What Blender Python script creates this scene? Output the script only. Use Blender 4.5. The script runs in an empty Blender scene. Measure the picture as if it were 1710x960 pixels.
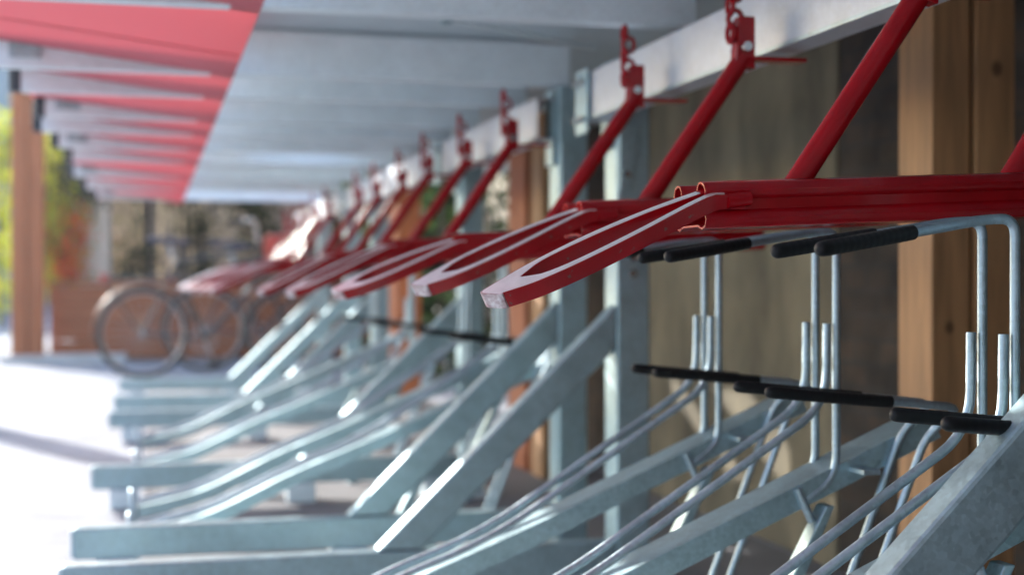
import bpy, bmesh, math, random
from mathutils import Vector, Matrix
R = math.radians
random.seed(7)

# ------------------------------------------------------------------ camera, world, sun, exposure
sc = bpy.context.scene
COL = sc.collection
CZ = 0.70                                   # eye height above the ground
cd = bpy.data.cameras.new("camera"); cam = bpy.data.objects.new("camera", cd); COL.objects.link(cam)
cam.location = (0, 0, CZ)
cam.rotation_euler = (R(90 - 0.19), 0, R(-14.29))
cd.lens = 50; cd.sensor_width = 36; cd.clip_start = 0.05; cd.clip_end = 900
cd.dof.use_dof = True; cd.dof.focus_distance = 1.52; cd.dof.aperture_fstop = 3.4; cd.dof.aperture_blades = 0
sc.camera = cam
SUN_AZ, SUN_EL = 25.0, 22.0                 # degrees left of the +Y row direction, and above the horizon
w = bpy.data.worlds.new("World"); sc.world = w; w.use_nodes = True
nt = w.node_tree; bg = nt.nodes["Background"]
sky = nt.nodes.new("ShaderNodeTexSky"); sky.sky_type = 'NISHITA'; sky.sun_disc = False
sky.sun_elevation = R(SUN_EL); sky.sun_rotation = R(-SUN_AZ)
sky.air_density = 1.0; sky.dust_density = 1.5; sky.ozone_density = 1.2
nt.links.new(sky.outputs[0], bg.inputs[0]); bg.inputs[1].default_value = 0.15
sl = bpy.data.lights.new("sun", 'SUN'); so = bpy.data.objects.new("sun", sl); COL.objects.link(so)
sl.energy = 3.0; sl.angle = R(0.6); sl.color = (1.0, 0.96, 0.90)
sd = Vector((-math.sin(R(SUN_AZ)) * math.cos(R(SUN_EL)), math.cos(R(SUN_AZ)) * math.cos(R(SUN_EL)), math.sin(R(SUN_EL))))
so.rotation_euler = sd.to_track_quat('Z', 'Y').to_euler(); so.location = sd * 20
vs = sc.view_settings; vs.view_transform = 'Standard'; vs.look = 'None'; vs.gamma = 1; vs.use_curve_mapping = False
vs.exposure = 1.8
sc.render.engine = 'CYCLES'; sc.cycles.use_denoising = True
sc.cycles.max_bounces = 8; sc.cycles.diffuse_bounces = 4; sc.cycles.glossy_bounces = 4
sc.cycles.sample_clamp_indirect = 12

# ------------------------------------------------------------------ materials
def new_mat(name, base=(.5, .5, .5), rough=.5, metal=0.0, var=0.0, scale=8, rvar=0.0, bump=0.0, bscale=60, coat=0.0,
            spec=.5, stretch=(1, 1, 1), dark=None, spots=0.0, knots=()):
    m = bpy.data.materials.new(name); m.use_nodes = True
    n = m.node_tree.nodes; L = m.node_tree.links; p = n["Principled BSDF"]
    p.inputs['Roughness'].default_value = rough; p.inputs['Metallic'].default_value = metal
    p.inputs['Coat Weight'].default_value = coat; p.inputs['Coat Roughness'].default_value = .12
    p.inputs['Specular IOR Level'].default_value = spec
    tc = n.new("ShaderNodeTexCoord"); mp = n.new("ShaderNodeMapping"); mp.inputs['Scale'].default_value = stretch
    L.new(tc.outputs['Object'], mp.inputs[0])
    no = n.new("ShaderNodeTexNoise"); no.inputs['Scale'].default_value = scale; no.inputs['Detail'].default_value = 7
    no.inputs['Roughness'].default_value = .62
    L.new(mp.outputs[0], no.inputs[0])
    cr = n.new("ShaderNodeValToRGB"); e = cr.color_ramp.elements
    dk = dark if dark else tuple(c * (1 - var) for c in base)
    hi = tuple(min(1, c * (1 + var * .6)) for c in base)
    e[0].position = .3; e[0].color = (*dk, 1); e[1].position = .7; e[1].color = (*hi, 1)
    L.new(no.outputs[0], cr.inputs[0]); out = cr.outputs[0]
    if spots:                                # small chips or specks with a shape of their own
        n2 = n.new("ShaderNodeTexNoise"); n2.inputs['Scale'].default_value = 90; n2.inputs['Detail'].default_value = 3
        L.new(mp.outputs[0], n2.inputs[0])
        r2 = n.new("ShaderNodeValToRGB"); r2.color_ramp.elements[0].position = .66; r2.color_ramp.elements[1].position = .69
        r2.color_ramp.elements[0].color = (0, 0, 0, 1); r2.color_ramp.elements[1].color = (spots, spots, spots, 1)
        L.new(n2.outputs[0], r2.inputs[0])
        mx = n.new("ShaderNodeMix"); mx.data_type = 'RGBA'; mx.inputs[7].default_value = (.12, .09, .08, 1)
        L.new(r2.outputs[0], mx.inputs[0]); L.new(out, mx.inputs[6]); out = mx.outputs[2]
    for kx, ky, kz, kr in knots:
        vm = n.new("ShaderNodeVectorMath"); vm.operation = 'SUBTRACT'; vm.inputs[1].default_value = (kx, ky, kz); L.new(tc.outputs['Object'], vm.inputs[0])
        v2 = n.new("ShaderNodeVectorMath"); v2.operation = 'MULTIPLY'; v2.inputs[1].default_value = (1, 1, .75); L.new(vm.outputs[0], v2.inputs[0])
        ln = n.new("ShaderNodeVectorMath"); ln.operation = 'LENGTH'; L.new(v2.outputs[0], ln.inputs[0])
        mr = n.new("ShaderNodeMapRange"); mr.interpolation_type = 'SMOOTHSTEP'; mr.inputs[1].default_value = kr * .5; mr.inputs[2].default_value = kr * 1.6
        mr.inputs[3].default_value = .75; mr.inputs[4].default_value = 0; L.new(ln.outputs['Value'], mr.inputs[0])
        mk = n.new("ShaderNodeMix"); mk.data_type = 'RGBA'; mk.inputs[7].default_value = (.07, .03, .012, 1)
        L.new(mr.outputs[0], mk.inputs[0]); L.new(out, mk.inputs[6]); out = mk.outputs[2]
    L.new(out, p.inputs['Base Color'])
    if rvar:
        mr = n.new("ShaderNodeMapRange"); mr.inputs[3].default_value = max(0.02, rough - rvar); mr.inputs[4].default_value = rough + rvar
        L.new(no.outputs[0], mr.inputs[0]); L.new(mr.outputs[0], p.inputs['Roughness'])
    if bump:
        nb = n.new("ShaderNodeTexNoise"); nb.inputs['Scale'].default_value = bscale; nb.inputs['Detail'].default_value = 5
        L.new(mp.outputs[0], nb.inputs[0])
        b = n.new("ShaderNodeBump"); b.inputs['Strength'].default_value = bump; b.inputs['Distance'].default_value = .004
        L.new(nb.outputs[0], b.inputs['Height']); L.new(b.outputs[0], p.inputs['Normal'])
    return m

def galv_mat(name, base=(.40, .55, .60), rough=.38, metal=.62, con=1.0):
    m = bpy.data.materials.new(name); m.use_nodes = True
    n = m.node_tree.nodes; L = m.node_tree.links; p = n["Principled BSDF"]
    tc = n.new("ShaderNodeTexCoord")
    vo = n.new("ShaderNodeTexVoronoi"); vo.inputs['Scale'].default_value = 170
    nz = n.new("ShaderNodeTexNoise"); nz.inputs['Scale'].default_value = 14; nz.inputs['Detail'].default_value = 8
    nz.inputs['Roughness'].default_value = .7
    L.new(tc.outputs['Object'], vo.inputs[0]); L.new(tc.outputs['Object'], nz.inputs[0])
    bw = n.new("ShaderNodeRGBToBW"); L.new(vo.outputs['Color'], bw.inputs[0])
    ad = n.new("ShaderNodeMath"); ad.operation = 'MULTIPLY_ADD'; ad.inputs[1].default_value = .30
    L.new(bw.outputs[0], ad.inputs[0]); L.new(nz.outputs[0], ad.inputs[2])
    cr = n.new("ShaderNodeValToRGB"); e = cr.color_ramp.elements
    e[0].position = .40; e[0].color = (*[c * (1 - .28 * con) for c in base], 1); e[1].position = 1.0; e[1].color = (*[min(1, c * (1 + .20 * con)) for c in base], 1)
    L.new(ad.outputs[0], cr.inputs[0]); L.new(cr.outputs[0], p.inputs['Base Color'])
    mr = n.new("ShaderNodeMapRange"); mr.inputs[1].default_value = .3; mr.inputs[2].default_value = .9
    mr.inputs[3].default_value = rough - .12; mr.inputs[4].default_value = rough + .16
    L.new(ad.outputs[0], mr.inputs[0]); L.new(mr.outputs[0], p.inputs['Roughness'])
    p.inputs['Metallic'].default_value = metal
    b = n.new("ShaderNodeBump"); b.inputs['Strength'].default_value = .12; b.inputs['Distance'].default_value = .002
    L.new(nz.outputs[0], b.inputs['Height']); L.new(b.outputs[0], p.inputs['Normal'])
    return m

def leaf_mat(name, c1, c2):
    m = bpy.data.materials.new(name); m.use_nodes = True
    n = m.node_tree.nodes; L = m.node_tree.links; p = n["Principled BSDF"]; o = n["Material Output"]
    gi = n.new("ShaderNodeTexCoord"); no = n.new("ShaderNodeTexNoise"); no.inputs['Scale'].default_value = 5
    L.new(gi.outputs['Object'], no.inputs[0])
    cr = n.new("ShaderNodeValToRGB"); e = cr.color_ramp.elements
    e[0].position = .38; e[0].color = (*c1, 1); e[1].position = .62; e[1].color = (*c2, 1)
    L.new(no.outputs[0], cr.inputs[0]); L.new(cr.outputs[0], p.inputs['Base Color']); p.inputs['Roughness'].default_value = .45
    t = n.new("ShaderNodeBsdfTranslucent"); L.new(cr.outputs[0], t.inputs[0])
    mx = n.new("ShaderNodeMixShader"); mx.inputs[0].default_value = .6
    L.new(p.outputs[0], mx.inputs[1]); L.new(t.outputs[0], mx.inputs[2]); L.new(mx.outputs[0], o.inputs[0])
    return m

def brick_mat(name, c1, c2, mort, scale=4.6):
    m = bpy.data.materials.new(name); m.use_nodes = True
    n = m.node_tree.nodes; L = m.node_tree.links; p = n["Principled BSDF"]; p.inputs['Roughness'].default_value = .9
    tc = n.new("ShaderNodeTexCoord"); sp = n.new("ShaderNodeSeparateXYZ"); cb = n.new("ShaderNodeCombineXYZ")
    L.new(tc.outputs['Object'], sp.inputs[0]); L.new(sp.outputs[1], cb.inputs[0]); L.new(sp.outputs[2], cb.inputs[1])
    br = n.new("ShaderNodeTexBrick"); br.inputs['Scale'].default_value = scale
    br.inputs['Color1'].default_value = (*c1, 1); br.inputs['Color2'].default_value = (*c2, 1); br.inputs['Mortar'].default_value = (*mort, 1)
    br.inputs['Mortar Size'].default_value = .03
    L.new(cb.outputs[0], br.inputs[0])
    no = n.new("ShaderNodeTexNoise"); no.inputs['Scale'].default_value = 7; no.inputs['Detail'].default_value = 8
    L.new(tc.outputs['Object'], no.inputs[0])
    mx = n.new("ShaderNodeMix"); mx.data_type = 'RGBA'; mx.blend_type = 'MULTIPLY'; mx.inputs[0].default_value = .8
    cr = n.new("ShaderNodeValToRGB"); cr.color_ramp.elements[0].position = .35; cr.color_ramp.elements[0].color = (.3, .3, .3, 1)
    cr.color_ramp.elements[1].position = .7; cr.color_ramp.elements[1].color = (1.3, 1.2, 1.1, 1)
    L.new(no.outputs[0], cr.inputs[0]); L.new(br.outputs[0], mx.inputs[6]); L.new(cr.outputs[0], mx.inputs[7])
    L.new(mx.outputs[2], p.inputs['Base Color'])
    b = n.new("ShaderNodeBump"); b.inputs['Strength'].default_value = .6; b.inputs['Distance'].default_value = .01
    L.new(br.outputs['Fac'], b.inputs['Height']); b.invert = True; L.new(b.outputs[0], p.inputs['Normal'])
    return m

GALV = galv_mat("galvanised_steel")
GALV_ROD = galv_mat("galvanised_rod", (.44, .55, .61), .40, .8)
GALV_DULL = galv_mat("galvanised_joist", (.78, .88, .92), .42, .15, .4)
GALV_ROOF = galv_mat("galvanised_roof_sheet", (.58, .67, .71), .5, .15, .5)
RED = new_mat("red_powder_coat", (.33, .002, .007), .20, 0, .22, 20, .06, .03, 420, .05, .32, spots=.0)
RED_CHIP = new_mat("chipped_red_coat", (.33, .002, .007), .20, 0, .22, 20, .06, .06, 420, .05, .32, spots=.7)
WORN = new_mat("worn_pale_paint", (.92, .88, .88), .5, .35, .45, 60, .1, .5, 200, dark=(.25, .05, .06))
GLINT_E = new_mat("painted_glint_edge", (.92, .90, .89), .30, .55, .10, 60, .05)  # pale metal that paints the bright glint along the handle tops
GALV_BEAM = galv_mat("galvanised_beam", (.58, .62, .68), .42, .45, .6)
BLACK = new_mat("black_rubber", (.008, .009, .010), .5, 0, .3, 30, spec=.25)
DARK = new_mat("dark_cap_plastic", (.02, .035, .05), .5)
STEEL = new_mat("bright_bolt_steel", (.6, .6, .6), .25, 1, .1)
CONC = new_mat("concrete_wall", (.25, .21, .135), .9, 0, .45, 2.4, 0, .5, 30, dark=(.085, .072, .048), stretch=(1, 1.7, .7))
PALE = new_mat("pale_render", (.72, .62, .48), .9, 0, .12, 3)
PILLAR = new_mat("beige_render", (.74, .62, .52), .85, 0, .1, 4)
WOOD = new_mat("cedar_post_timber", (.46, .245, .11), .6, 0, .34, 5, .05, .3, 40, stretch=(9, 9, .7), knots=[(1.475, 2.262, 1.084, .010), (1.385, 2.27, .62, .008), (1.35, 2.33, 1.22, .009)])
WOOD_O = new_mat("orange_planter_timber", (.38, .10, .03), .6, 0, .3, 4, .05, .3, 40, stretch=(.7, 9, 9))
WOOD_V = new_mat("orange_post_timber", (.42, .115, .035), .6, 0, .3, 4, .05, .3, 40, stretch=(9, 9, .7))
FENCE = new_mat("weathered_fence_timber", (.52, .37, .29), .8, 0, .3, 4, stretch=(9, 9, .8))
GROUND = new_mat("light_paving", (.31, .335, .385), .85, 0, .38, 2.6, 0, .5, 60)
FLOOR = new_mat("concrete_floor", (.20, .20, .21), .8, 0, .3, 3, 0, .4, 50)
KERB = new_mat("kerb_stone", (.62, .60, .58), .8, 0, .15, 6)
BRICK = brick_mat("dark_brick", (.085, .062, .045), (.05, .04, .032), (.06, .052, .045), 4.4)
LEAF = leaf_mat("dark_leaf", (.012, .03, .012), (.045, .085, .02))
LEAF_Y = leaf_mat("yellow_green_leaf", (.22, .30, .012), (.58, .58, .04))
FLOWER = leaf_mat("orange_flower", (.75, .09, .01), (.9, .26, .03))
SOIL = new_mat("soil", (.05, .035, .025), .95)
TYRE = new_mat("tyre_rubber", (.02, .02, .022), .7)
RIM = new_mat("bike_rim_alloy", (.5, .49, .49), .35, .8)
BIKEBLK = new_mat("black_bike_paint", (.012, .014, .018), .3, coat=.6)
SADDLE = new_mat("purple_black_saddle", (.035, .03, .06), .5)
BIKERED = new_mat("bike_red_plastic", (.5, .03, .02), .4)
GLASSB = new_mat("blue_facade", (.10, .20, .28), .3, 0, .2, 1)

def awning_mat():
    m = bpy.data.materials.new("red_awning_sheet"); m.use_nodes = True
    n = m.node_tree.nodes; L = m.node_tree.links; p = n["Principled BSDF"]; o = n["Material Output"]
    p.inputs['Base Color'].default_value = (.74, .22, .24, 1); p.inputs['Roughness'].default_value = .55
    t = n.new("ShaderNodeBsdfTranslucent"); t.inputs[0].default_value = (.86, .34, .37, 1)
    mx = n.new("ShaderNodeMixShader"); mx.inputs[0].default_value = .5
    L.new(p.outputs[0], mx.inputs[1]); L.new(t.outputs[0], mx.inputs[2]); L.new(mx.outputs[0], o.inputs[0])
    return m
AWN = awning_mat()

# ------------------------------------------------------------------ builders
class MB:
    def __init__(s): s.v = []; s.f = []
    def add(s, vs, fs):
        b = len(s.v); s.v += [tuple(v) for v in vs]; s.f += [tuple(b + i for i in f) for f in fs]; return s
    def box(s, x0, x1, y0, y1, z0, z1):
        return s.add([(x0, y0, z0), (x1, y0, z0), (x1, y1, z0), (x0, y1, z0), (x0, y0, z1), (x1, y0, z1), (x1, y1, z1), (x0, y1, z1)],
                     [(0, 3, 2, 1), (4, 5, 6, 7), (0, 1, 5, 4), (1, 2, 6, 5), (2, 3, 7, 6), (3, 0, 4, 7)])
    def prism_y(s, pts, y0, y1):             # polygon in XZ pushed along Y
        n = len(pts)
        vs = [(x, y0, z) for x, z in pts] + [(x, y1, z) for x, z in pts]
        fs = [tuple(range(n)), tuple(range(2 * n - 1, n - 1, -1))] + [(i, i + n, (i + 1) % n + n, (i + 1) % n) for i in range(n)]
        return s.add(vs, fs)
    def sweep(s, path, prof, up=(0, 1, 0), caps=True, closed=False):
        # prof: list of (a,b): a along `side`, b along `nrm`
        P = [Vector(p) for p in path]; n = len(P); k = len(prof); rings = []
        prev = None
        for i in range(n):
            if closed: t = (P[(i + 1) % n] - P[i - 1]).normalized()
            else:
                a = P[i] - P[i - 1] if i else P[1] - P[0]; b = P[i + 1] - P[i] if i < n - 1 else P[-1] - P[-2]
                t = (a.normalized() + b.normalized()).normalized()
            u = Vector(up) if prev is None else prev
            side = (u - t * u.dot(t))
            if side.length < 1e-4: side = Vector((0, 0, 1)) - t * t.z
            side.normalize(); prev = side; nr = t.cross(side)
            rings.append([P[i] + side * q[0] + nr * q[1] for q in prof])
        vs = [v for r in rings for v in r]; fs = []
        m = n if closed else n - 1
        for i in range(m):
            j = (i + 1) % n
            for q in range(k):
                fs.append((i * k + q, i * k + (q + 1) % k, j * k + (q + 1) % k, j * k + q))
        if caps and not closed: fs += [tuple(range(k - 1, -1, -1)), tuple((n - 1) * k + q for q in range(k))]
        return s.add(vs, fs)
    def tube(s, path, r, seg=10, fillet=0.0, closed=False, radii=None):
        if fillet: path = rounded(path, fillet)
        prof = [(math.cos(2 * math.pi * i / seg) * r, math.sin(2 * math.pi * i / seg) * r) for i in range(seg)]
        return s.sweep(path, prof, up=(0, 1, 0.02), closed=closed)
    def torus(s, c, R_, r, axis='Y', seg=14, ring=8, squash=1.0):
        pts = []
        for i in range(seg):
            a = 2 * math.pi * i / seg; ca, sa = math.cos(a) * R_, math.sin(a) * R_ * squash
            pts.append(Vector(c) + (Vector((ca, 0, sa)) if axis == 'Y' else Vector((0, ca, sa)) if axis == 'X' else Vector((ca, sa, 0))))
        prof = [(math.cos(2 * math.pi * i / ring) * r, math.sin(2 * math.pi * i / ring) * r) for i in range(ring)]
        up = (0, 1, 0) if axis == 'Y' else (1, 0, 0) if axis == 'X' else (0, 0, 1)
        return s.sweep(pts, prof, up=up, closed=True)
    def grip(s, a, b, r, ribs):
        d = (b - a); L_ = d.length; d.normalize()
        prof = [(0, .25), (.002, .7), (.005, .93), (.009, 1)]
        x = .012
        while x < L_ - .006:
            prof += [(x, 1), (x + .0015, 1.02), (x + ribs * .55, 1.02), (x + ribs * .55 + .0015, 1)]; x += ribs
        prof += [(L_, 1)]
        t = d; side = Vector((0, 1, .02)); side = (side - t * t.dot(side)).normalized(); nr = t.cross(side); k = 16
        vs = [a + d * q + (side * math.cos(2 * math.pi * i / k) + nr * math.sin(2 * math.pi * i / k)) * r * m for q, m in prof for i in range(k)]
        fs = [(j * k + i, j * k + (i + 1) % k, (j + 1) * k + (i + 1) % k, (j + 1) * k + i) for j in range(len(prof) - 1) for i in range(k)]
        fs += [tuple(range(k)), tuple(range(len(vs) - k, len(vs)))]
        return s.add(vs, fs)
    def build(s, name, mat, parent=None, smooth=None, bevel=0.0, loc=(0, 0, 0)):
        me = bpy.data.meshes.new(name); me.from_pydata(s.v, [], s.f); me.update()
        bm = bmesh.new(); bm.from_mesh(me); bmesh.ops.recalc_face_normals(bm, faces=bm.faces); bm.to_mesh(me); bm.free()
        o = bpy.data.objects.new(name, me); COL.objects.link(o); o.location = loc
        if mat: me.materials.append(mat)
        if parent: o.parent = parent
        if smooth:
            me.polygons.foreach_set('use_smooth', [True] * len(me.polygons))
            me.set_sharp_from_angle(angle=R(smooth))
        if bevel:
            b = o.modifiers.new('bevel', 'BEVEL'); b.width = bevel; b.segments = 2; b.limit_method = 'ANGLE'; b.angle_limit = R(40)
        return o

def rounded(path, rad, n=6):
    P = [Vector(p) for p in path]; out = [P[0]]
    for i in range(1, len(P) - 1):
        a = P[i - 1] - P[i]; b = P[i + 1] - P[i]
        q = min(rad, a.length * .45, b.length * .45)
        A = P[i] + a.normalized() * q; B = P[i] + b.normalized() * q
        for k in range(n + 1):
            t = k / n; out.append(A * (1 - t) ** 2 + P[i] * 2 * t * (1 - t) + B * t ** 2)
    out.append(P[-1]); return out

def tag(o, label=None, cat=None, group=None, kind=None):
    if cat and not kind: kind = 'thing'
    for k, v in (('label', label), ('category', cat), ('group', group), ('kind', kind)):
        if v: o[k] = v
    return o
def empty(name, loc, label, cat, group=None):
    o = bpy.data.objects.new(name, None); COL.objects.link(o); o.location = loc; o.empty_display_size = .1
    return tag(o, label, cat, group)
def copy_tree(o, parent=None):
    c = o.copy(); COL.objects.link(c)
    if parent: c.parent = parent
    for ch in list(o.children): copy_tree(ch, c)
    return c
ORD = ['nearest', 'second', 'third', 'fourth', 'fifth', 'sixth', 'seventh', 'eighth', 'ninth', 'tenth', 'eleventh', 'twelfth',
       'thirteenth', 'fourteenth', 'fifteenth', 'sixteenth', 'seventeenth', 'eighteenth', 'nineteenth', 'twentieth']

# ------------------------------------------------------------------ the setting
g = MB().add([(-150, -60, 0), (150, -60, 0), (150, 250, 0), (-150, 250, 0)], [(0, 1, 2, 3)]).build('ground', GROUND); tag(g, kind='structure')
fl = MB().box(-.02, 1.6, -1.5, 10.2, -.02, .004).build('concrete_pad', FLOOR); tag(fl, kind='structure')

cw = MB().box(1.62, 1.80, 3.16, 4.62, 0, 2.3).build('concrete_wall', CONC, bevel=.004)
tag(cw, 'brown grey stained concrete wall panel standing behind the wheel holders', 'wall')
bw = MB().box(1.62, 1.82, -1.5, 3.145, 0, 2.3).build('brick_wall', BRICK)
tag(bw, 'dark brick wall between the concrete panel and the timber post', 'wall')
bk = MB().box(1.66, 1.80, 4.64, 5.75, 0, 2.3).build('dark_wall', BRICK)
tag(bk, 'dark brick wall stub just beyond the concrete panel', 'wall')
rw = MB().box(-1.3, 1.615, -2.2, -2.0, 0, 2.3).build('added_dark_wall', BRICK); tag(rw, 'added dark wall behind the camera, out of view, darkening the reflections', 'wall')  # wall added out of view to cut bounce and darken reflections
bo = MB().box(-1.14, -.96, 7.66, 7.84, 0, 1.22).build('added_shadow_bollard', WOOD_V, bevel=.006); tag(bo, 'square timber bollard added left of the rack, outside the frame, to cast a shadow across the paving', 'bollard')  # bollard added out of frame to cast the shadow band on the paving
pw = MB().box(2.7, 2.9, 6.0, 22, 0, 3.0).build('pale_wall', PALE)
tag(pw, 'sunlit cream rendered wall seen through the gap behind the rack', 'wall')

def timber_post(x0, x1, y0, y1, label, mat=WOOD, z1=2.3):
    o = MB().box(x0, x1, y0, y1, 0, z1).build('timber_post', mat, bevel=.003)
    return tag(o, label, 'post', 'timber posts')
timber_post(1.350, 1.426, 2.27, 2.388, 'thick cedar post in front of the dark brick at right, its pale side lit')
timber_post(1.434, 1.512, 2.262, 2.375, 'knotty cedar post at the right edge, right of the pale sided post')
timber_post(1.35, 1.43, 4.87, 5.02, 'orange brown timber post just left of the second steel upright')
timber_post(1.35, 1.42, 5.10, 5.36, 'brown timber post beside the bright cream gap', WOOD_V)
timber_post(1.35, 1.48, 7.9, 8.35, 'orange timber post low behind the third steel upright', WOOD_V)

# a dark hedge behind the far half of the rack, with gaps
def leaves(name, mat, vol, n, size, label=None, cat=None, group=None, parent=None, gaps=0.0, seed=1, flat=.5):
    rnd = random.Random(seed); mb = MB(); x0, x1, y0, y1, z0, z1 = vol
    cl = [(rnd.uniform(x0, x1), rnd.uniform(y0, y1), rnd.uniform(z0, z1), rnd.uniform(.5, 1.3)) for _ in range(max(4, n // 60))]
    for i in range(n):
        c = rnd.choice(cl); s_ = c[3] * size * 3.2
        p = Vector((c[0] + rnd.gauss(0, s_), c[1] + rnd.gauss(0, s_), c[2] + rnd.gauss(0, s_)))
        if p.z < .02: continue
        a = Vector((rnd.gauss(0, 1), rnd.gauss(0, 1), rnd.gauss(0, 1))).normalized()
        b = a.cross(Vector((rnd.gauss(0, 1), rnd.gauss(0, 1), rnd.gauss(0, 1)))).normalized(); s2 = size * rnd.uniform(.6, 1.25)
        nn = a.cross(b) * s2 * .12
        mb.add([p - a * s2, p - b * s2 * flat + nn, p + a * s2, p + b * s2 * flat + nn], [(0, 1, 2, 3)])
    o = mb.build(name, mat, parent)
    if label: tag(o, label, cat, group)
    return o
def shrub(name, mat, vol, n, size, label, cat, group=None, seed=1, stems=5):
    x0, x1, y0, y1, z0, z1 = vol
    t = empty(name, ((x0 + x1) / 2, (y0 + y1) / 2, 0), label, cat, group)
    o = leaves('foliage', mat, vol, n, size, parent=t, seed=seed); o.matrix_parent_inverse = Matrix.Translation(-t.location)
    rnd = random.Random(seed + 50); mb = MB()
    for i in range(stems):
        x = rnd.uniform(x0, x1); y = rnd.uniform(y0, y1)
        mb.tube([(x, y, 0 if z0 < .3 else z0 - .2), (x + rnd.uniform(-.05, .05), y, z0 + (z1 - z0) * .5), (x + rnd.uniform(-.1, .1), y, z1 * .93)], .012, 6)
    s_ = mb.build('stem', SOIL, t, 40); s_.matrix_parent_inverse = Matrix.Translation(-t.location)
    return t
shrub('hedge', LEAF, (1.75, 2.2, 8.9, 13.0, 0.1, 2.0), 7500, .045, 'dark leafy hedge behind the far half of the rack', 'hedge', seed=3, stems=14)

HAZE = .0012
hz = MB().box(-40, 40, -20, 60, -1, 9).build('haze', None); tag(hz, kind='stuff')
hm = bpy.data.materials.new("sunlit_air"); hm.use_nodes = True
hn = hm.node_tree.nodes; hn.remove(hn["Principled BSDF"]); pv = hn.new("ShaderNodeVolumePrincipled")
pv.inputs['Color'].default_value = (.97, .97, 1, 1); pv.inputs['Density'].default_value = HAZE; pv.inputs['Anisotropy'].default_value = .62
hm.node_tree.links.new(pv.outputs[0], hn["Material Output"].inputs['Volume']); hz.data.materials.clear(); hz.data.materials.append(hm)

# ------------------------------------------------------------------ roof over the rack
JOIST_Y = [0.6, 1.6, 2.57, 3.42, 3.85, 4.42, 4.86, 5.42, 5.98, 6.9, 7.8, 8.7]
J0, J1 = CZ + .4925, CZ + .592
rs = MB()
for a in ((.18, 1.9, -.6, 5.60), (.18, 1.9, 6.45, 8.05), (.18, .40, 5.60, 6.45), (.80, 1.9, 5.60, 6.45)):   # unseen opening added and far end cut short to let sun in
    rs.box(*a, CZ + .606, CZ + .612)
for k in range(24):                          # ribs of the folded sheet
    y = -.5 + k * .4
    if 5.5 < y < 6.5 or y > 8: continue
    rs.box(.18, 1.9, y, y + .03, CZ + .612, CZ + .632)
rs = rs.build('roof_sheet', GALV_ROOF); tag(rs, 'grey galvanised roof sheet lying on the joists above the rack', 'roof')
aw = MB()
aw.add([(-.34, -.6, CZ + .552), (.192, -.6, CZ + .486), (.192, 8.95, CZ + .486), (-.34, 8.95, CZ + .552),
        (-.34, -.6, CZ + .555), (.192, -.6, CZ + .489), (.192, 8.95, CZ + .489), (-.34, 8.95, CZ + .555)],
       [(0, 3, 2, 1), (4, 5, 6, 7), (0, 1, 5, 4), (1, 2, 6, 5), (2, 3, 7, 6), (3, 0, 4, 7)])
aw = aw.build('red_awning', AWN); tag(aw, 'translucent red sheet along the open left edge of the roof', 'awning')
for k in range(9):
    y = .1 + k * 1.0
    MB().add([(-.338, y, CZ + .5505), (.190, y, CZ + .4845), (.190, y + .02, CZ + .4845), (-.338, y + .02, CZ + .5505),
              (-.338, y, CZ + .5515), (.190, y, CZ + .4855), (.190, y + .02, CZ + .4855), (-.338, y + .02, CZ + .5515)],
             [(0, 3, 2, 1), (4, 5, 6, 7), (0, 1, 5, 4), (1, 2, 6, 5), (2, 3, 7, 6), (3, 0, 4, 7)]).build('seam', AWN, aw)
for i, y in enumerate(JOIST_Y):
    vis = i - 2
    lab = ('galvanised roof joist out of view above the camera, %s of two' % ('first' if i == 0 else 'second')) if vis < 0 else \
          ('galvanised roof joist crossing under the roof, %s in view from the camera' % ORD[vis])
    t = empty('roof_joist', (0, y, J0), lab, 'joist', 'roof joists')
    bx = -.34 + .02 * (i % 3)
    j = MB(); wd = .05
    # C section: web to the camera, flanges away, folded lips
    j.sweep([(bx, 0, .05), (1.02, 0, .05)], [(0, -.05), (0, .05), (wd, .05), (wd, .038), (.047, .038), (.047, .047), (.003, .047), (.003, -.047), (.047, -.047), (.047, -.038), (wd, -.038), (wd, -.05)])
    j.build('joist_channel', GALV_DULL, t)
    MB().box(bx - .03, bx - .001, -.004, .056, .0, .10).build('end_cap', DARK, t, bevel=.004)
    if i % 2: MB().box(bx + .03, bx + .10, -.006, -.001, .02, .08).build('fixing_plate', GALV, t)
cdt = empty('conduit', (.74, 3.0, CZ + .555), 'thin steel conduit clipped under the roof sheet between the two nearest joists', 'conduit')
MB().tube([(-.12, 0, .012), (.0, .08, .012), (.14, .18, .012), (.3, .28, .012)], .006, 8, .03).build('pipe', GALV_DULL, cdt, 40)
MB().box(-.135, -.11, -.012, .012, .0, .024).build('clip', GALV, cdt, bevel=.002)

def beam(y0, y1, plates, label):
    bt = empty('overhead_beam', (.93, y0, CZ + .356), label, 'beam', 'overhead beams carrying the red tubes'); n = y1 - y0
    MB().sweep([(0, 0, .051), (0, n, .051)], [(.051, 0), (.051, .05), (.048, .05), (.048, .003), (-.048, .003), (-.048, .05), (-.051, .05), (-.051, 0)], up=(0, 0, 1)).build('beam_channel', GALV_BEAM, bt, bevel=.0015)
    MB().box(-.004, -.0005, 0, n, .0, .006).build('lower_lip', GALV_ROD, bt)
    for yy in plates:
        yy -= y0
        MB().box(-.012, -.0045, yy, yy + .085, -.03, .11).build('splice_plate', GALV, bt, bevel=.002)
        for dy in (.02, .065):
            for dz in (.0, .08): MB().tube([(-.022, yy + dy, dz), (-.0125, yy + dy, dz)], .009, 6).build('bolt', STEEL, bt)
beam(.4, 3.04, [2.95], 'galvanised overhead beam at the upper right, carrying the nearest red tubes')
beam(3.40, 9.5, [4.58, 6.95], 'far galvanised overhead beam beyond the second upright, carrying the distant red tubes')

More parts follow.
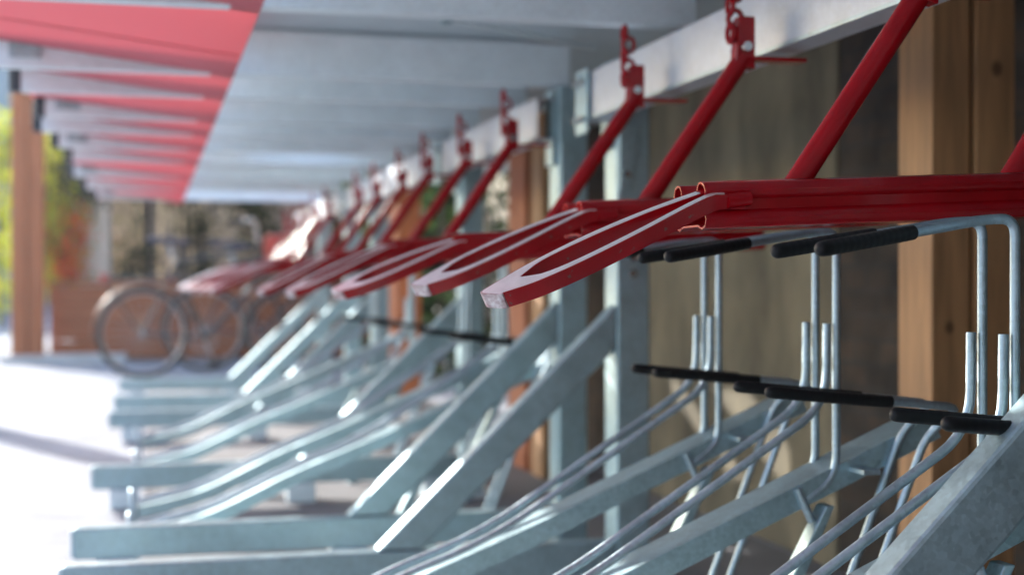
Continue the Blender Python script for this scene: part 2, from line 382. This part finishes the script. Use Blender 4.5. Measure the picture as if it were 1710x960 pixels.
# ------------------------------------------------------------------ rack frames: foot, strut, upright
def make_frame():
    t = empty('rack_frame', (0, 0, 0), 'x', 'rack frame', 'galvanised rack frames')
    W, D = .046, .085
    ft = MB(); z0, z1 = .065, .138
    ft.add([], []); ft.box(-.17, .983, 0, W, z0, z1); ft.build('foot', GALV, t, bevel=.004)
    MB().box(-.178, -.1705, .004, W - .004, z0 + .004, z1 - .004).build('end_cap', GALV_DULL, t, bevel=.003)
    for x in (-.12, .42, .86): MB().box(x, x + .09, -.012, W + .012, .0045, z0 - .001).build('foot_pad', GALV_DULL, t, bevel=.003)
    # strut with a mitred knee
    def L(x): return CZ - .555 + 1.015 * (x - .487)
    dn = .095
    MB().prism_y([(.459, .1395), (.984, L(.984) + .003), (.984, L(.984) - dn), (.459 + dn * 1.02, .1395)], .002, W - .002).build('strut', GALV, t, bevel=.005)
    p = MB().box(.985, 1.062, -.0, D, .0045, J0 - .002); p.build('upright', GALV, t, bevel=.006)
    MB().box(.93, 1.10, -.05, D + .05, .0046, .012).build('base_plate', GALV_DULL, t, bevel=.002)
    bk = MB().box(.972, .984, .012, .072, J0 - .20, J0 - .01); bk.build('top_bracket', GALV, t, bevel=.002)
    MB().prism_y([(.990, CZ + .20), (1.016, CZ + .20), (1.036, CZ + .345), (.990, CZ + .345)], -.007, -.001).build('gusset', GALV, t, bevel=.002)
    MB().tube([(1.005, -.016, CZ + .235), (1.005, -.0072, CZ + .235)], .009, 6).build('bolt', STEEL, t)
    for z in (.02, .055): MB().tube([(1.02, -.010, CZ + z), (1.02, -.001, CZ + z)], .009, 6).build('bolt', STEEL, t)
    return t
FY = [1.215, 2.945, 3.40, 4.54, 6.45, 7.35, 8.6]
FL = ['whose strut fills the lower right corner', 'whose foot is lowest at bottom left', 'whose foot is just above the lowest one',
      'whose upright stands left of the two near uprights', 'fourth from the far end of the rack in view', 'second from the far end of the rack', 'farthest, beside the parked bicycle']
FL[4] = 'third from the far end of the rack'
proto = make_frame()
for i, y in enumerate(FY):
    o = proto if i == 0 else copy_tree(proto)
    o.location = (-.07 if i == 0 else 0, y, 0); o['label'] = 'galvanised steel rack frame ' + FL[i]

# ------------------------------------------------------------------ lower wheel holders
def make_holder():
    t = empty('wheel_holder', (0, 0, 0), 'x', 'wheel holder', 'galvanised wheel holders')
    r = .0057
    H = lambda h: CZ + h
    # sloping wheel channel, U section
    path = rounded([(-.03, 0, .075), (.14, 0, .11), (.36, 0, H(-.485)), (.557, 0, H(-.410)), (1.05, 0, H(-.197))], .08)
    U = [(-.034, .017), (-.031, .017), (-.031, -.011), (.031, -.011), (.031, .017), (.034, .017), (.034, -.014), (-.034, -.014)]
    U = [(a, -b) for a, b in U]
    MB().sweep(path, U, up=(0, 1, 0)).build('wheel_channel', GALV, t, 30)
    for s in (-1, 1):
        y = s * .031
        MB().tube([(-.03, y, H(-.60)), (.14, y, H(-.56)), (.376, y, H(-.451)), (.471, y, H(-.418)), (.553, y, H(-.378)), (.885, y, H(-.165)), (.886, y, H(-.055))],
                  r, 10, .045).build('guide_rod', GALV_ROD, t, 50)
        ty = -.085 + s * .05
        ua = MB().tube([(.62, ty, H(.032)), (.86, y, H(.067)), (.90, y, H(.069)), (.90, y, H(-.262)), (.845, y, H(-.30))], r, 10, .035).build('upper_arm', GALV_ROD, t, 50)
        d = Vector((.24, y - ty, .035)); a = Vector((.62, ty, H(.032)))
        gm = MB().grip(a - d * .02, a + d * .54, .0078, .010)
        gm.build('grip', BLACK, ua, 50)
        la = MB().tube([(.752, ty - .005, H(-.137)), (1.03, -.095 + s * .035, H(-.163)), (.995, -.07 + s * .031, H(-.20)), (.959, -.07 + s * .031, H(-.29)), (.80, -.07 + s * .031, .01)], r, 10, .03).build('lower_arm', GALV_ROD, t, 50)
        a = Vector((.752, ty - .005, H(-.137))); d = Vector((.278, -.095 + s * .035 - ty + .005, -.026))
        gm = MB().grip(a - d * .02, a + d * .62, .0078, .010)
        gm.build('grip', BLACK, la, 50)
    MB().prism_y([(.875, H(-.298)), (.888, H(-.298)), (.70, .005), (.665, .005)], -.052, -.022).build('leg', GALV, t, bevel=.002)
    MB().tube([(.84, -.036, H(-.275)), (.86, -.040, H(-.32))], .006, 8).build('clip', GALV_ROD, t, 50)
    for x, hh in ((.93, H(-.165) - .04),):
        MB().box(x - .012, x + .012, -.075, .036, hh - .05, hh - .044).build('cross_tie', GALV_ROD, t)
    # front hoop and stop
    MB().tube([(-.03, -.045, .012), (-.045, -.045, .10), (-.05, 0, .14), (-.045, .045, .10), (-.03, .045, .012)], .007, 10, .05).build('front_hoop', GALV_ROD, t, 50)
    return t
HC = [1.377, 1.787, 2.197, 3.63, 4.04, 4.98, 5.75]
hp = make_holder()
for i, c in enumerate(HC):
    o = hp if i == 0 else copy_tree(hp)
    o.location = (0, c, 0)
    if i > 2: o.rotation_euler = (0, 0, R([1.1, -.8, 1.4, -.6][i % 4]))
    ex = {0: 'nearest galvanised wheel holder with black grips at the right edge', 1: 'wheel holder with black grips in front of the dark brick',
          2: 'wheel holder with black grips in front of the concrete panel beside the nearest upright',
          3: 'wheel holder just beyond the second upright, lower grip seen through its struts'}
    o['label'] = ex.get(i, 'galvanised wheel holder with black grips, %s in the row from the camera' % ORD[i])

# ------------------------------------------------------------------ red upper trays
def offset_profile(pts, th):
    n = len(pts); outl = []
    for i in range(n):
        a = Vector(pts[i]) - Vector(pts[i - 1]) if i else Vector(pts[1]) - Vector(pts[0])
        b = Vector(pts[i + 1]) - Vector(pts[i]) if i < n - 1 else a
        t = (a.normalized() + b.normalized()).normalized(); outl.append((pts[i][0] - t.y * th, pts[i][1] + t.x * th))
    return list(pts) + outl[::-1]
half = [(.013, -.014), (.014, -.006), (.010, -.001), (.004, 0), (-.004, -.003), (-.0075, -.009), (-.0045, -.0145), (.002, -.0175), (.002, -.031),
        (-.0035, -.034), (-.0065, -.040), (-.0025, -.0465), (.006, -.0485), (.016, -.045)]
W = .078
prof = half + [(W - a, b_) for a, b_ in half[::-1]]
PROF = offset_profile(prof, -.0022)
def make_tray(y, x0, h, x1, label, handle=True, chip=False, tip=None, rod=True, extra=False, rod_top=(.88, .345), reach=.238, drop=.121):
    t = empty('bike_tray', (x0, y, CZ + h), label, 'bike tray', 'red upper bike trays')
    slope = .045
    mb = MB()
    n = 12; path = [(0, 0, 0)] + [((x1 - x0) * k / n, 0, slope * (x1 - x0) * k / n) for k in range(1, n + 1)]
    mb.sweep(path, PROF, up=(0, 1, 0)); 
    # sweep's second axis points down for +X travel; mirror to stand the profile upright
    vs = []
    for i, v in enumerate(mb.v):
        base = path[i // len(PROF)]; vs.append((v[0], v[1], base[2] - (v[2] - base[2])))
    if sum(v[2] for v in vs) > sum(v[2] for v in mb.v): vs = mb.v
    mb.v = vs
    mb.build('channel', RED, t, 50)
    if handle:
        # flat bar bent to a closed loop, rolled a little, falling to a blunt tip
        def P(u, s): return Vector((-reach * u + .014 * (1 - u), s, -.016 - drop * (max(u, 0) ** 1.06) + .55 * s))
        def crv(pts, n=26):                   # smooth curve through (u, s) knots
            out = []
            for q in range(n + 1):
                u = pts[0][0] + (pts[-1][0] - pts[0][0]) * q / n
                for a_, b_ in zip(pts, pts[1:]):
                    if a_[0] - 1e-9 <= u <= b_[0] + 1e-9: break
                i_ = pts.index(a_); p0 = pts[max(i_ - 1, 0)]; p3 = pts[min(i_ + 2, len(pts) - 1)]
                t_ = (u - a_[0]) / (b_[0] - a_[0]); m1 = (b_[1] - p0[1]) / (b_[0] - p0[0] + 1e-9); m2 = (p3[1] - a_[1]) / (p3[0] - a_[0] + 1e-9); h_ = b_[0] - a_[0]
                out.append((u, (2 * t_**3 - 3 * t_**2 + 1) * a_[1] + (t_**3 - 2 * t_**2 + t_) * h_ * m1 + (-2 * t_**3 + 3 * t_**2) * b_[1] + (t_**3 - t_**2) * h_ * m2))
            return out
        nO = crv([(-.13, -.0085), (.1, -.0105), (.35, -.0145), (.6, -.0140), (.8, -.0085), (.93, .001)])
        nI = crv([(-.13, -.0010), (.1, -.0030), (.35, -.0065), (.6, -.0055), (.76, .0005), (.84, .012)])
        fO = crv([(-.02, .0075), (.1, .0125), (.3, .0205), (.55, .0270), (.8, .0280), (1.0, .0235)])
        fI = crv([(-.02, .0000), (.1, .0045), (.3, .0125), (.55, .0190), (.75, .0205), (.84, .0135)])
        nrm = Vector((-.46, -.44, .80)).normalized(); th_ = .0095
        m_ = len(nO); hd = MB(); top_ = MB()
        def strip(mb, A, B, lo, hi, ends=True):
            k = len(A); vs = [P(*a) + nrm * z for z in (hi, lo) for L_ in (A, B) for a in L_]
            fs = []
            for q in range(k - 1):
                fs += [(q, q + 1, k + q + 1, k + q), (2 * k + q, 3 * k + q, 3 * k + q + 1, 2 * k + q + 1), (q, 2 * k + q, 2 * k + q + 1, q + 1), (k + q, k + q + 1, 3 * k + q + 1, 3 * k + q)]
            fs += [(0, k, 3 * k, 2 * k), (k - 1, 3 * k - 1, 4 * k - 1, 2 * k - 1)]
            mb.add(vs, fs)
        # outer edge runs near side then across the tip and back; inner edge bounds the opening
        tipO = [(.93, .001), (.945, .004), (1.0, .0185), (1.005, .0215), (1.0, .0235)]
        tipI = [(.84, .012), (.845, .0125), (.846, .0130), (.845, .0133), (.84, .0135)]
        A = nO + tipO[1:-1] + fO[::-1]; B = nI + tipI[1:-1] + fI[::-1]
        strip(hd, A, B, -th_, th_)
        ho = hd.build('pull_handle', RED_CHIP if chip else RED, t, 28, bevel=.0010)
        # pale top strip paints the glint; blunt tip, where the coat has gone
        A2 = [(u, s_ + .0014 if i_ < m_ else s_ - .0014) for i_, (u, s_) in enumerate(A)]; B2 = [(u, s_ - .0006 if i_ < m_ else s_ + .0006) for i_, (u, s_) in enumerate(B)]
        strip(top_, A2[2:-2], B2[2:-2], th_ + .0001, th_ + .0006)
        top_.build('painted_glint_strip', GLINT_E, ho)
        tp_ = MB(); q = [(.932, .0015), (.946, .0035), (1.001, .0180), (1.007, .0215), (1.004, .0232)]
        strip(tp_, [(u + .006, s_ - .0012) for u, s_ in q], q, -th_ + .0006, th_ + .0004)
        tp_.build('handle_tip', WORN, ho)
        MB().tube([P(0, -.006) + Vector((.012, 0, .0)), P(0, -.006) + Vector((.04, .002, .004))], .009, 8).build('weld', RED, ho, 50)
    if rod:
        dx = .724 - x0; tx, th = rod_top; yy = W / 2
        base = Vector((max(dx, .05) - .03, yy, slope * dx - .038)); top = Vector((tx - x0, yy, th - h))
        dd = (Vector((tx - .724, 0, th - .122))).normalized()
        st = MB().tube([Vector((tx - x0, yy, th - h)) - dd * ((th - h) / dd.z + .034), top], .0142, 20).build('support_tube', RED, t, 50)
        jb = Vector((tx - x0, yy, th - h)) - dd * ((th - h - slope * (tx - x0 - .24)) / dd.z)
        wb = MB().torus((jb.x, jb.y, slope * jb.x + .001), .0158, .0028, 'Z', 22, 6)
        for q in range(len(wb.v)):
            v = wb.v[q]; wb.v[q] = (v[0] + .0012 * math.sin(q * 2.3), v[1] + .0012 * math.cos(q * 1.7), v[2])
        wb.build('weld', RED, st, 60)
        br = MB().prism_y([(tx - x0 - .018, th - h - .012), (tx - x0 + .014, th - h - .02), (tx - x0 + .014, th - h + .06), (tx - x0 - .012, th - h + .06)], yy - .012, yy + .012)
        br.build('hinge_bracket', RED, st, bevel=.002)
        MB().box(tx - x0 + .010, tx - x0 + .098, yy - .016, yy + .016, th - h - .007, th - h - .001).build('stop_plate', RED, st, bevel=.001)
        ch = MB(); cz = th - h + .035
        for k in range(5):
            ch.torus((tx - x0 - .022 + (k % 2) * .008, yy, cz + k * .021), .0115, .0042, 'Y' if k % 2 else 'X', 12, 6, 1.25)
        ch.build('hanging_chain', RED, st, 60)
        MB().tube([(tx - x0 - .004, yy - .026, th - h + .012), (tx - x0 - .004, yy + .026, th - h + .012)], .0075, 8).build('bolt', STEEL, st, 40)
    if extra:
        a = Vector((.99 - x0, W / 2, .0)); b_ = a + Vector((.19, 0, .285))
        MB().tube([a - (b_ - a) * .1, b_], .017, 20).build('rear_brace', RED, t, 50)
    return t
T = [(1.50, .587, .109, 1.32, dict(chip=True, extra=True), 'nearest red bike tray, its open loop handle in sharp focus'),
     (2.02, .606, .117, 1.10, dict(chip=True), 'red bike tray with painted white glint on its loop handle, just behind the sharp one'),
     (2.52, .525, .086, 1.12, dict(reach=.21, drop=.10), 'red bike tray with loop handle, third from the camera'),
     (3.455, .555, .102, .96, dict(reach=.236), 'red bike tray fourth from the camera, pulled forward'),
     (3.98, .70, .105, .96, dict(handle=False), 'red bike tray fifth from the camera, without a handle'),
     (4.53, .545, .098, .96, dict(reach=.217), 'red bike tray with loop handle, sixth from the camera'),
     (5.05, .70, .10, .96, dict(handle=False), 'red bike tray seventh from the camera, without a handle'),
     (5.63, .46, .09, .96, {}, 'red bike tray eighth from the camera, far and blurred'),
     (6.13, .44, .09, .96, {}, 'red bike tray ninth from the camera, far and blurred'),
     (7.2, .43, .09, .96, {}, 'red bike tray tenth from the camera, far and blurred'),
     (7.75, .42, .09, .96, {}, 'red bike tray eleventh from the camera, far and blurred'),
     (8.3, .42, .09, .96, {}, 'red bike tray twelfth from the camera, far and blurred'),
     (8.85, .42, .09, .96, {}, 'red bike tray thirteenth from the camera, far and blurred'),
     (9.4, .42, .09, .96, {}, 'farthest red bike tray, above the parked bicycles')]
jr = random.Random(4)
for i, (y, x0, h, x1, kw, lab) in enumerate(T):
    t = make_tray(y - W / 2, x0, h, x1, lab, **kw)
    if i > 2: t.rotation_euler = (0, R(jr.uniform(-.8, .8)), R(jr.uniform(-1.2, 1.2)))

# ------------------------------------------------------------------ far end: planter, pillar, fence, plants
pt = empty('planter', (.9, 13.3, 0), 'long orange timber planter box behind the parked bicycles', 'planter')
for k in range(4): MB().box(-1.76, 1.9, 0, .03, .02 + k * .165, .02 + k * .165 + .158).build('board', WOOD_O, pt, bevel=.004)
for k in range(4): MB().box(-1.76, -1.73, .035, .8, .02 + k * .165, .02 + k * .165 + .158).build('board', WOOD_O, pt, bevel=.004)
MB().box(-1.79, 1.93, -.04, .10, .683, .715).build('ledge', WOOD_O, pt, bevel=.004)
MB().box(-1.72, 1.9, .10, .8, .3, .62).build('soil', SOIL, pt)
kb = MB().box(-1.25, -.20, 12.95, 13.22, 0, .07).build('kerb_stone', KERB, bevel=.01); tag(kb, 'pale stone kerb in front of the planter', 'kerb')
lp = empty('tall_timber_post', (-1.03, 13.0, 0), 'tall orange timber post at the left end of the planter', 'post')
MB().box(-.135, -.008, 0, .22, 0, 3.4).build('board', WOOD_V, lp, bevel=.004)
MB().box(.0, .135, .02, .22, 0, 3.4).build('board', WOOD_V, lp, bevel=.004)
MB().box(-.17, .17, -.03, .25, 3.402, 3.46).build('cap', WOOD_V, lp, bevel=.004)
pl = MB().box(-.66, -.36, 13.7, 14.0, 0, 2.8).build('rendered_pillar', PILLAR, bevel=.01); tag(pl, 'pale beige square pillar behind the planter', 'pillar')
fe = empty('slat_fence', (1.4, 14.3, 0), 'weathered vertical board fence behind the climbing plants', 'fence')
mb = MB()
for k in range(46): mb.box(-2.1 + k * .10, -2.1 + k * .10 + .098, .004 * (k % 2), .02, .05, 2.25)
mb.build('boards', FENCE, fe)
for z in (.4, 1.9): MB().box(-2.1, 2.5, .022, .07, z, z + .08).build('rail', FENCE, fe)
k = 0
for (x, z, wd_, hh, n) in ((-.12, 1.0, .22, .95, 900), (.42, 1.1, .25, .9, 1000), (1.0, .9, .3, 1.1, 1200), (1.75, .9, .3, 1.2, 1200)):
    labs = ['dark climbing plant on the fence right of the pale pillar', 'dark climbing plant on the fence above the bicycle saddle',
            'dark climbing plant on the fence above the bicycle handlebar', 'dark climbing plant at the right end of the fence']
    shrub('climbing_plant', LEAF, (x - wd_ / 2, x + wd_ / 2, 13.95, 14.2, z - .3, z + hh), n, .035, labs[k], 'climbing plant', 'plants on the fence', seed=20 + k, stems=3); k += 1
shrub('upright_shrub', LEAF_Y, (-.93, -.74, 13.4, 14.0, .70, 2.0), 4200, .035, 'sunlit yellow green shrub between timber post and pillar', 'shrub', seed=31)
shrub('dark_shrub', LEAF, (-.74, -.45, 13.35, 13.65, 1.45, 2.2), 900, .035, 'dark shrub above the orange flowers', 'shrub', seed=32, stems=2)
shrub('flower_clump', FLOWER, (-.76, -.64, 13.35, 13.5, .74, 1.35), 900, .03, 'orange flowers in the planter beside the pale pillar', 'flowers', seed=33, stems=2)
shrub('street_shrub', LEAF_Y, (-2.1, -1.3, 15.2, 16.5, .4, 2.4), 2600, .05, 'bright green shrub at the left edge beyond the timber post', 'shrub', seed=34)
tb = empty('far_building', (-6, 34, 0), 'blue grey building far off at the left edge', 'building')
MB().box(-9, 4.6, 0, 8, 0, 6.0).build('wall', GLASSB, tb)
for k in range(9): MB().box(-8.6 + k * 1.45, -7.6 + k * 1.45, -.05, -.001, 1, 5).build('window', DARK, tb)
MB().box(-9.3, 4.9, -.3, 8.3, 6.002, 6.3).build('roof', KERB, tb)

# ------------------------------------------------------------------ bicycles
def make_bike(loc, label, mainmat=BIKEBLK):
    t = empty('bicycle', loc, label, 'bicycle', 'parked bicycles')
    Rw = .335; yb = 0
    def wheel(x):
        w_ = MB().torus((x, yb, Rw), Rw - .022, .022, 'Y', 48, 10).build('wheel', TYRE, t, 60)
        MB().torus((x, yb, Rw), Rw - .042, .010, 'Y', 48, 8).build('rim', RIM, w_, 60)
        sp = MB()
        for k in range(24):
            a = 2 * math.pi * k / 24; s = .018 if k % 2 else -.018
            sp.tube([(x, yb + s, Rw), (x + math.cos(a) * (Rw - .045), yb, Rw + math.sin(a) * (Rw - .045))], .0014, 4)
        sp.build('spokes', RIM, w_)
        MB().tube([(x, yb - .05, Rw), (x, yb + .05, Rw)], .022, 12).build('hub', RIM, w_, 50)
        pts = [(x + math.cos(R(a)) * (Rw + .025), yb, Rw + math.sin(R(a)) * (Rw + .025)) for a in range(20, 200, 10)]
        MB().sweep(pts, [(-.026, 0), (.026, 0), (.022, .006), (-.022, .006)], up=(0, 1, 0)).build('mudguard', RIM, t, 60)
    wheel(0); wheel(1.06)
    bb = (.44, yb, .28); st_ = (.23, yb, .84); hd = (.84, yb, .98); hl = (.88, yb, .78)
    f = MB()
    f.tube([bb, st_], .016); f.tube([st_, hd], .016); f.tube([bb, hl], .019); f.tube([hd, hl], .02)
    for s in (-1, 1):
        f.tube([(0, yb + s * .05, Rw), bb], .009); f.tube([(0, yb + s * .05, Rw), st_], .008)
        f.tube([hl, (.92, yb + s * .05, .66), (1.06, yb + s * .05, Rw)], .012)
    f.build('frame', mainmat, t, 50)
    MB().tube([st_, (.19, yb, .985)], .017).build('seat_post', RIM, t, 50)
    sd_ = MB(); n = 8
    sd_.sweep([(.03, yb, 1.005), (.07, yb, 1.01), (.15, yb, 1.005), (.24, yb, 1.0), (.33, yb, .99)], [(-.07, 0), (-.05, .02), (0, .028), (.05, .02), (.07, 0), (.05, -.02), (-.05, -.02)], up=(0, 1, 0))
    for i, v in enumerate(sd_.v):
        k_ = i // 7; s = [.8, 1, .8, .42, .25][k_]; sd_.v[i] = (v[0], v[1] * s, v[2])
    sd_.build('saddle', SADDLE, t, 50)
    hb = MB().tube([(.835, yb, 1.0), (.81, yb, 1.14)], .013)
    hb.tube([(.70, yb - .28, 1.15), (.78, yb - .18, 1.17), (.81, yb - .05, 1.14), (.81, yb + .05, 1.14), (.78, yb + .18, 1.17), (.70, yb + .28, 1.15)], .012, 10, .04)
    h_ = hb.build('handlebar', RIM, t, 50)
    for s in (-1, 1): MB().tube([(.63, yb + s * .29, 1.143), (.74, yb + s * .24, 1.16)], .017, 12).build('grip', BLACK, h_, 50)
    MB().box(-.30, -.24, -.02, .02, .70, .76).build('rear_light', BIKERED, t, bevel=.008)
    rk = MB()
    for s in (-1, 1): rk.tube([(.25, yb + s * .05, .74), (-.28, yb + s * .06, .73), (-.02, yb + s * .06, Rw)], .006, 8, .02)
    rk.build('carrier', BIKEBLK, t, 50)
    MB().torus(bb, .085, .006, 'Y', 28, 6).build('chainring', RIM, t, 50)
    c = MB().tube([(bb[0], yb - .06, bb[2]), (bb[0] + .06, yb - .07, bb[2] - .16)], .01); c.tube([(bb[0], yb + .06, bb[2]), (bb[0] - .06, yb + .07, bb[2] + .16)], .01)
    c.tube([(bb[0], yb - .062, bb[2]), (bb[0], yb + .062, bb[2])], .0102, 10)
    c.tube([(bb[0], yb - .061, bb[2]), (bb[0], yb - .06, bb[2])], .013, 8)
    c = c.build('crank', RIM, t, 50)
    for s in (-1, 1): MB().box(bb[0] - s * .06 - .04, bb[0] - s * .06 + .04, s * .08 if s > 0 else -.17, .17 if s > 0 else -.08, bb[2] + s * .16 - .012, bb[2] + s * .16 + .012).build('pedal', BLACK, c, bevel=.003)
    MB().sweep([(.95, -.10, .98), (.95, .10, .98)], [(-.07, 0), (-.06, .10), (.05, .11), (.07, 0), (.05, -.08), (-.05, -.08)], up=(1, 0, 0)).build('bag', BIKERED, t, bevel=.01)
    return t
b1 = make_bike((-.05, 10.75, 0), 'black bicycle with alloy mudguards parked nearer, its whole rear wheel in view')
b1.rotation_euler = (R(3), 0, R(2))
b2 = copy_tree(b1); b2.location = (.42, 11.5, 0); b2.rotation_euler = (R(-3), 0, R(-3)); b2['label'] = 'second bicycle parked just behind the nearer one, mostly hidden'
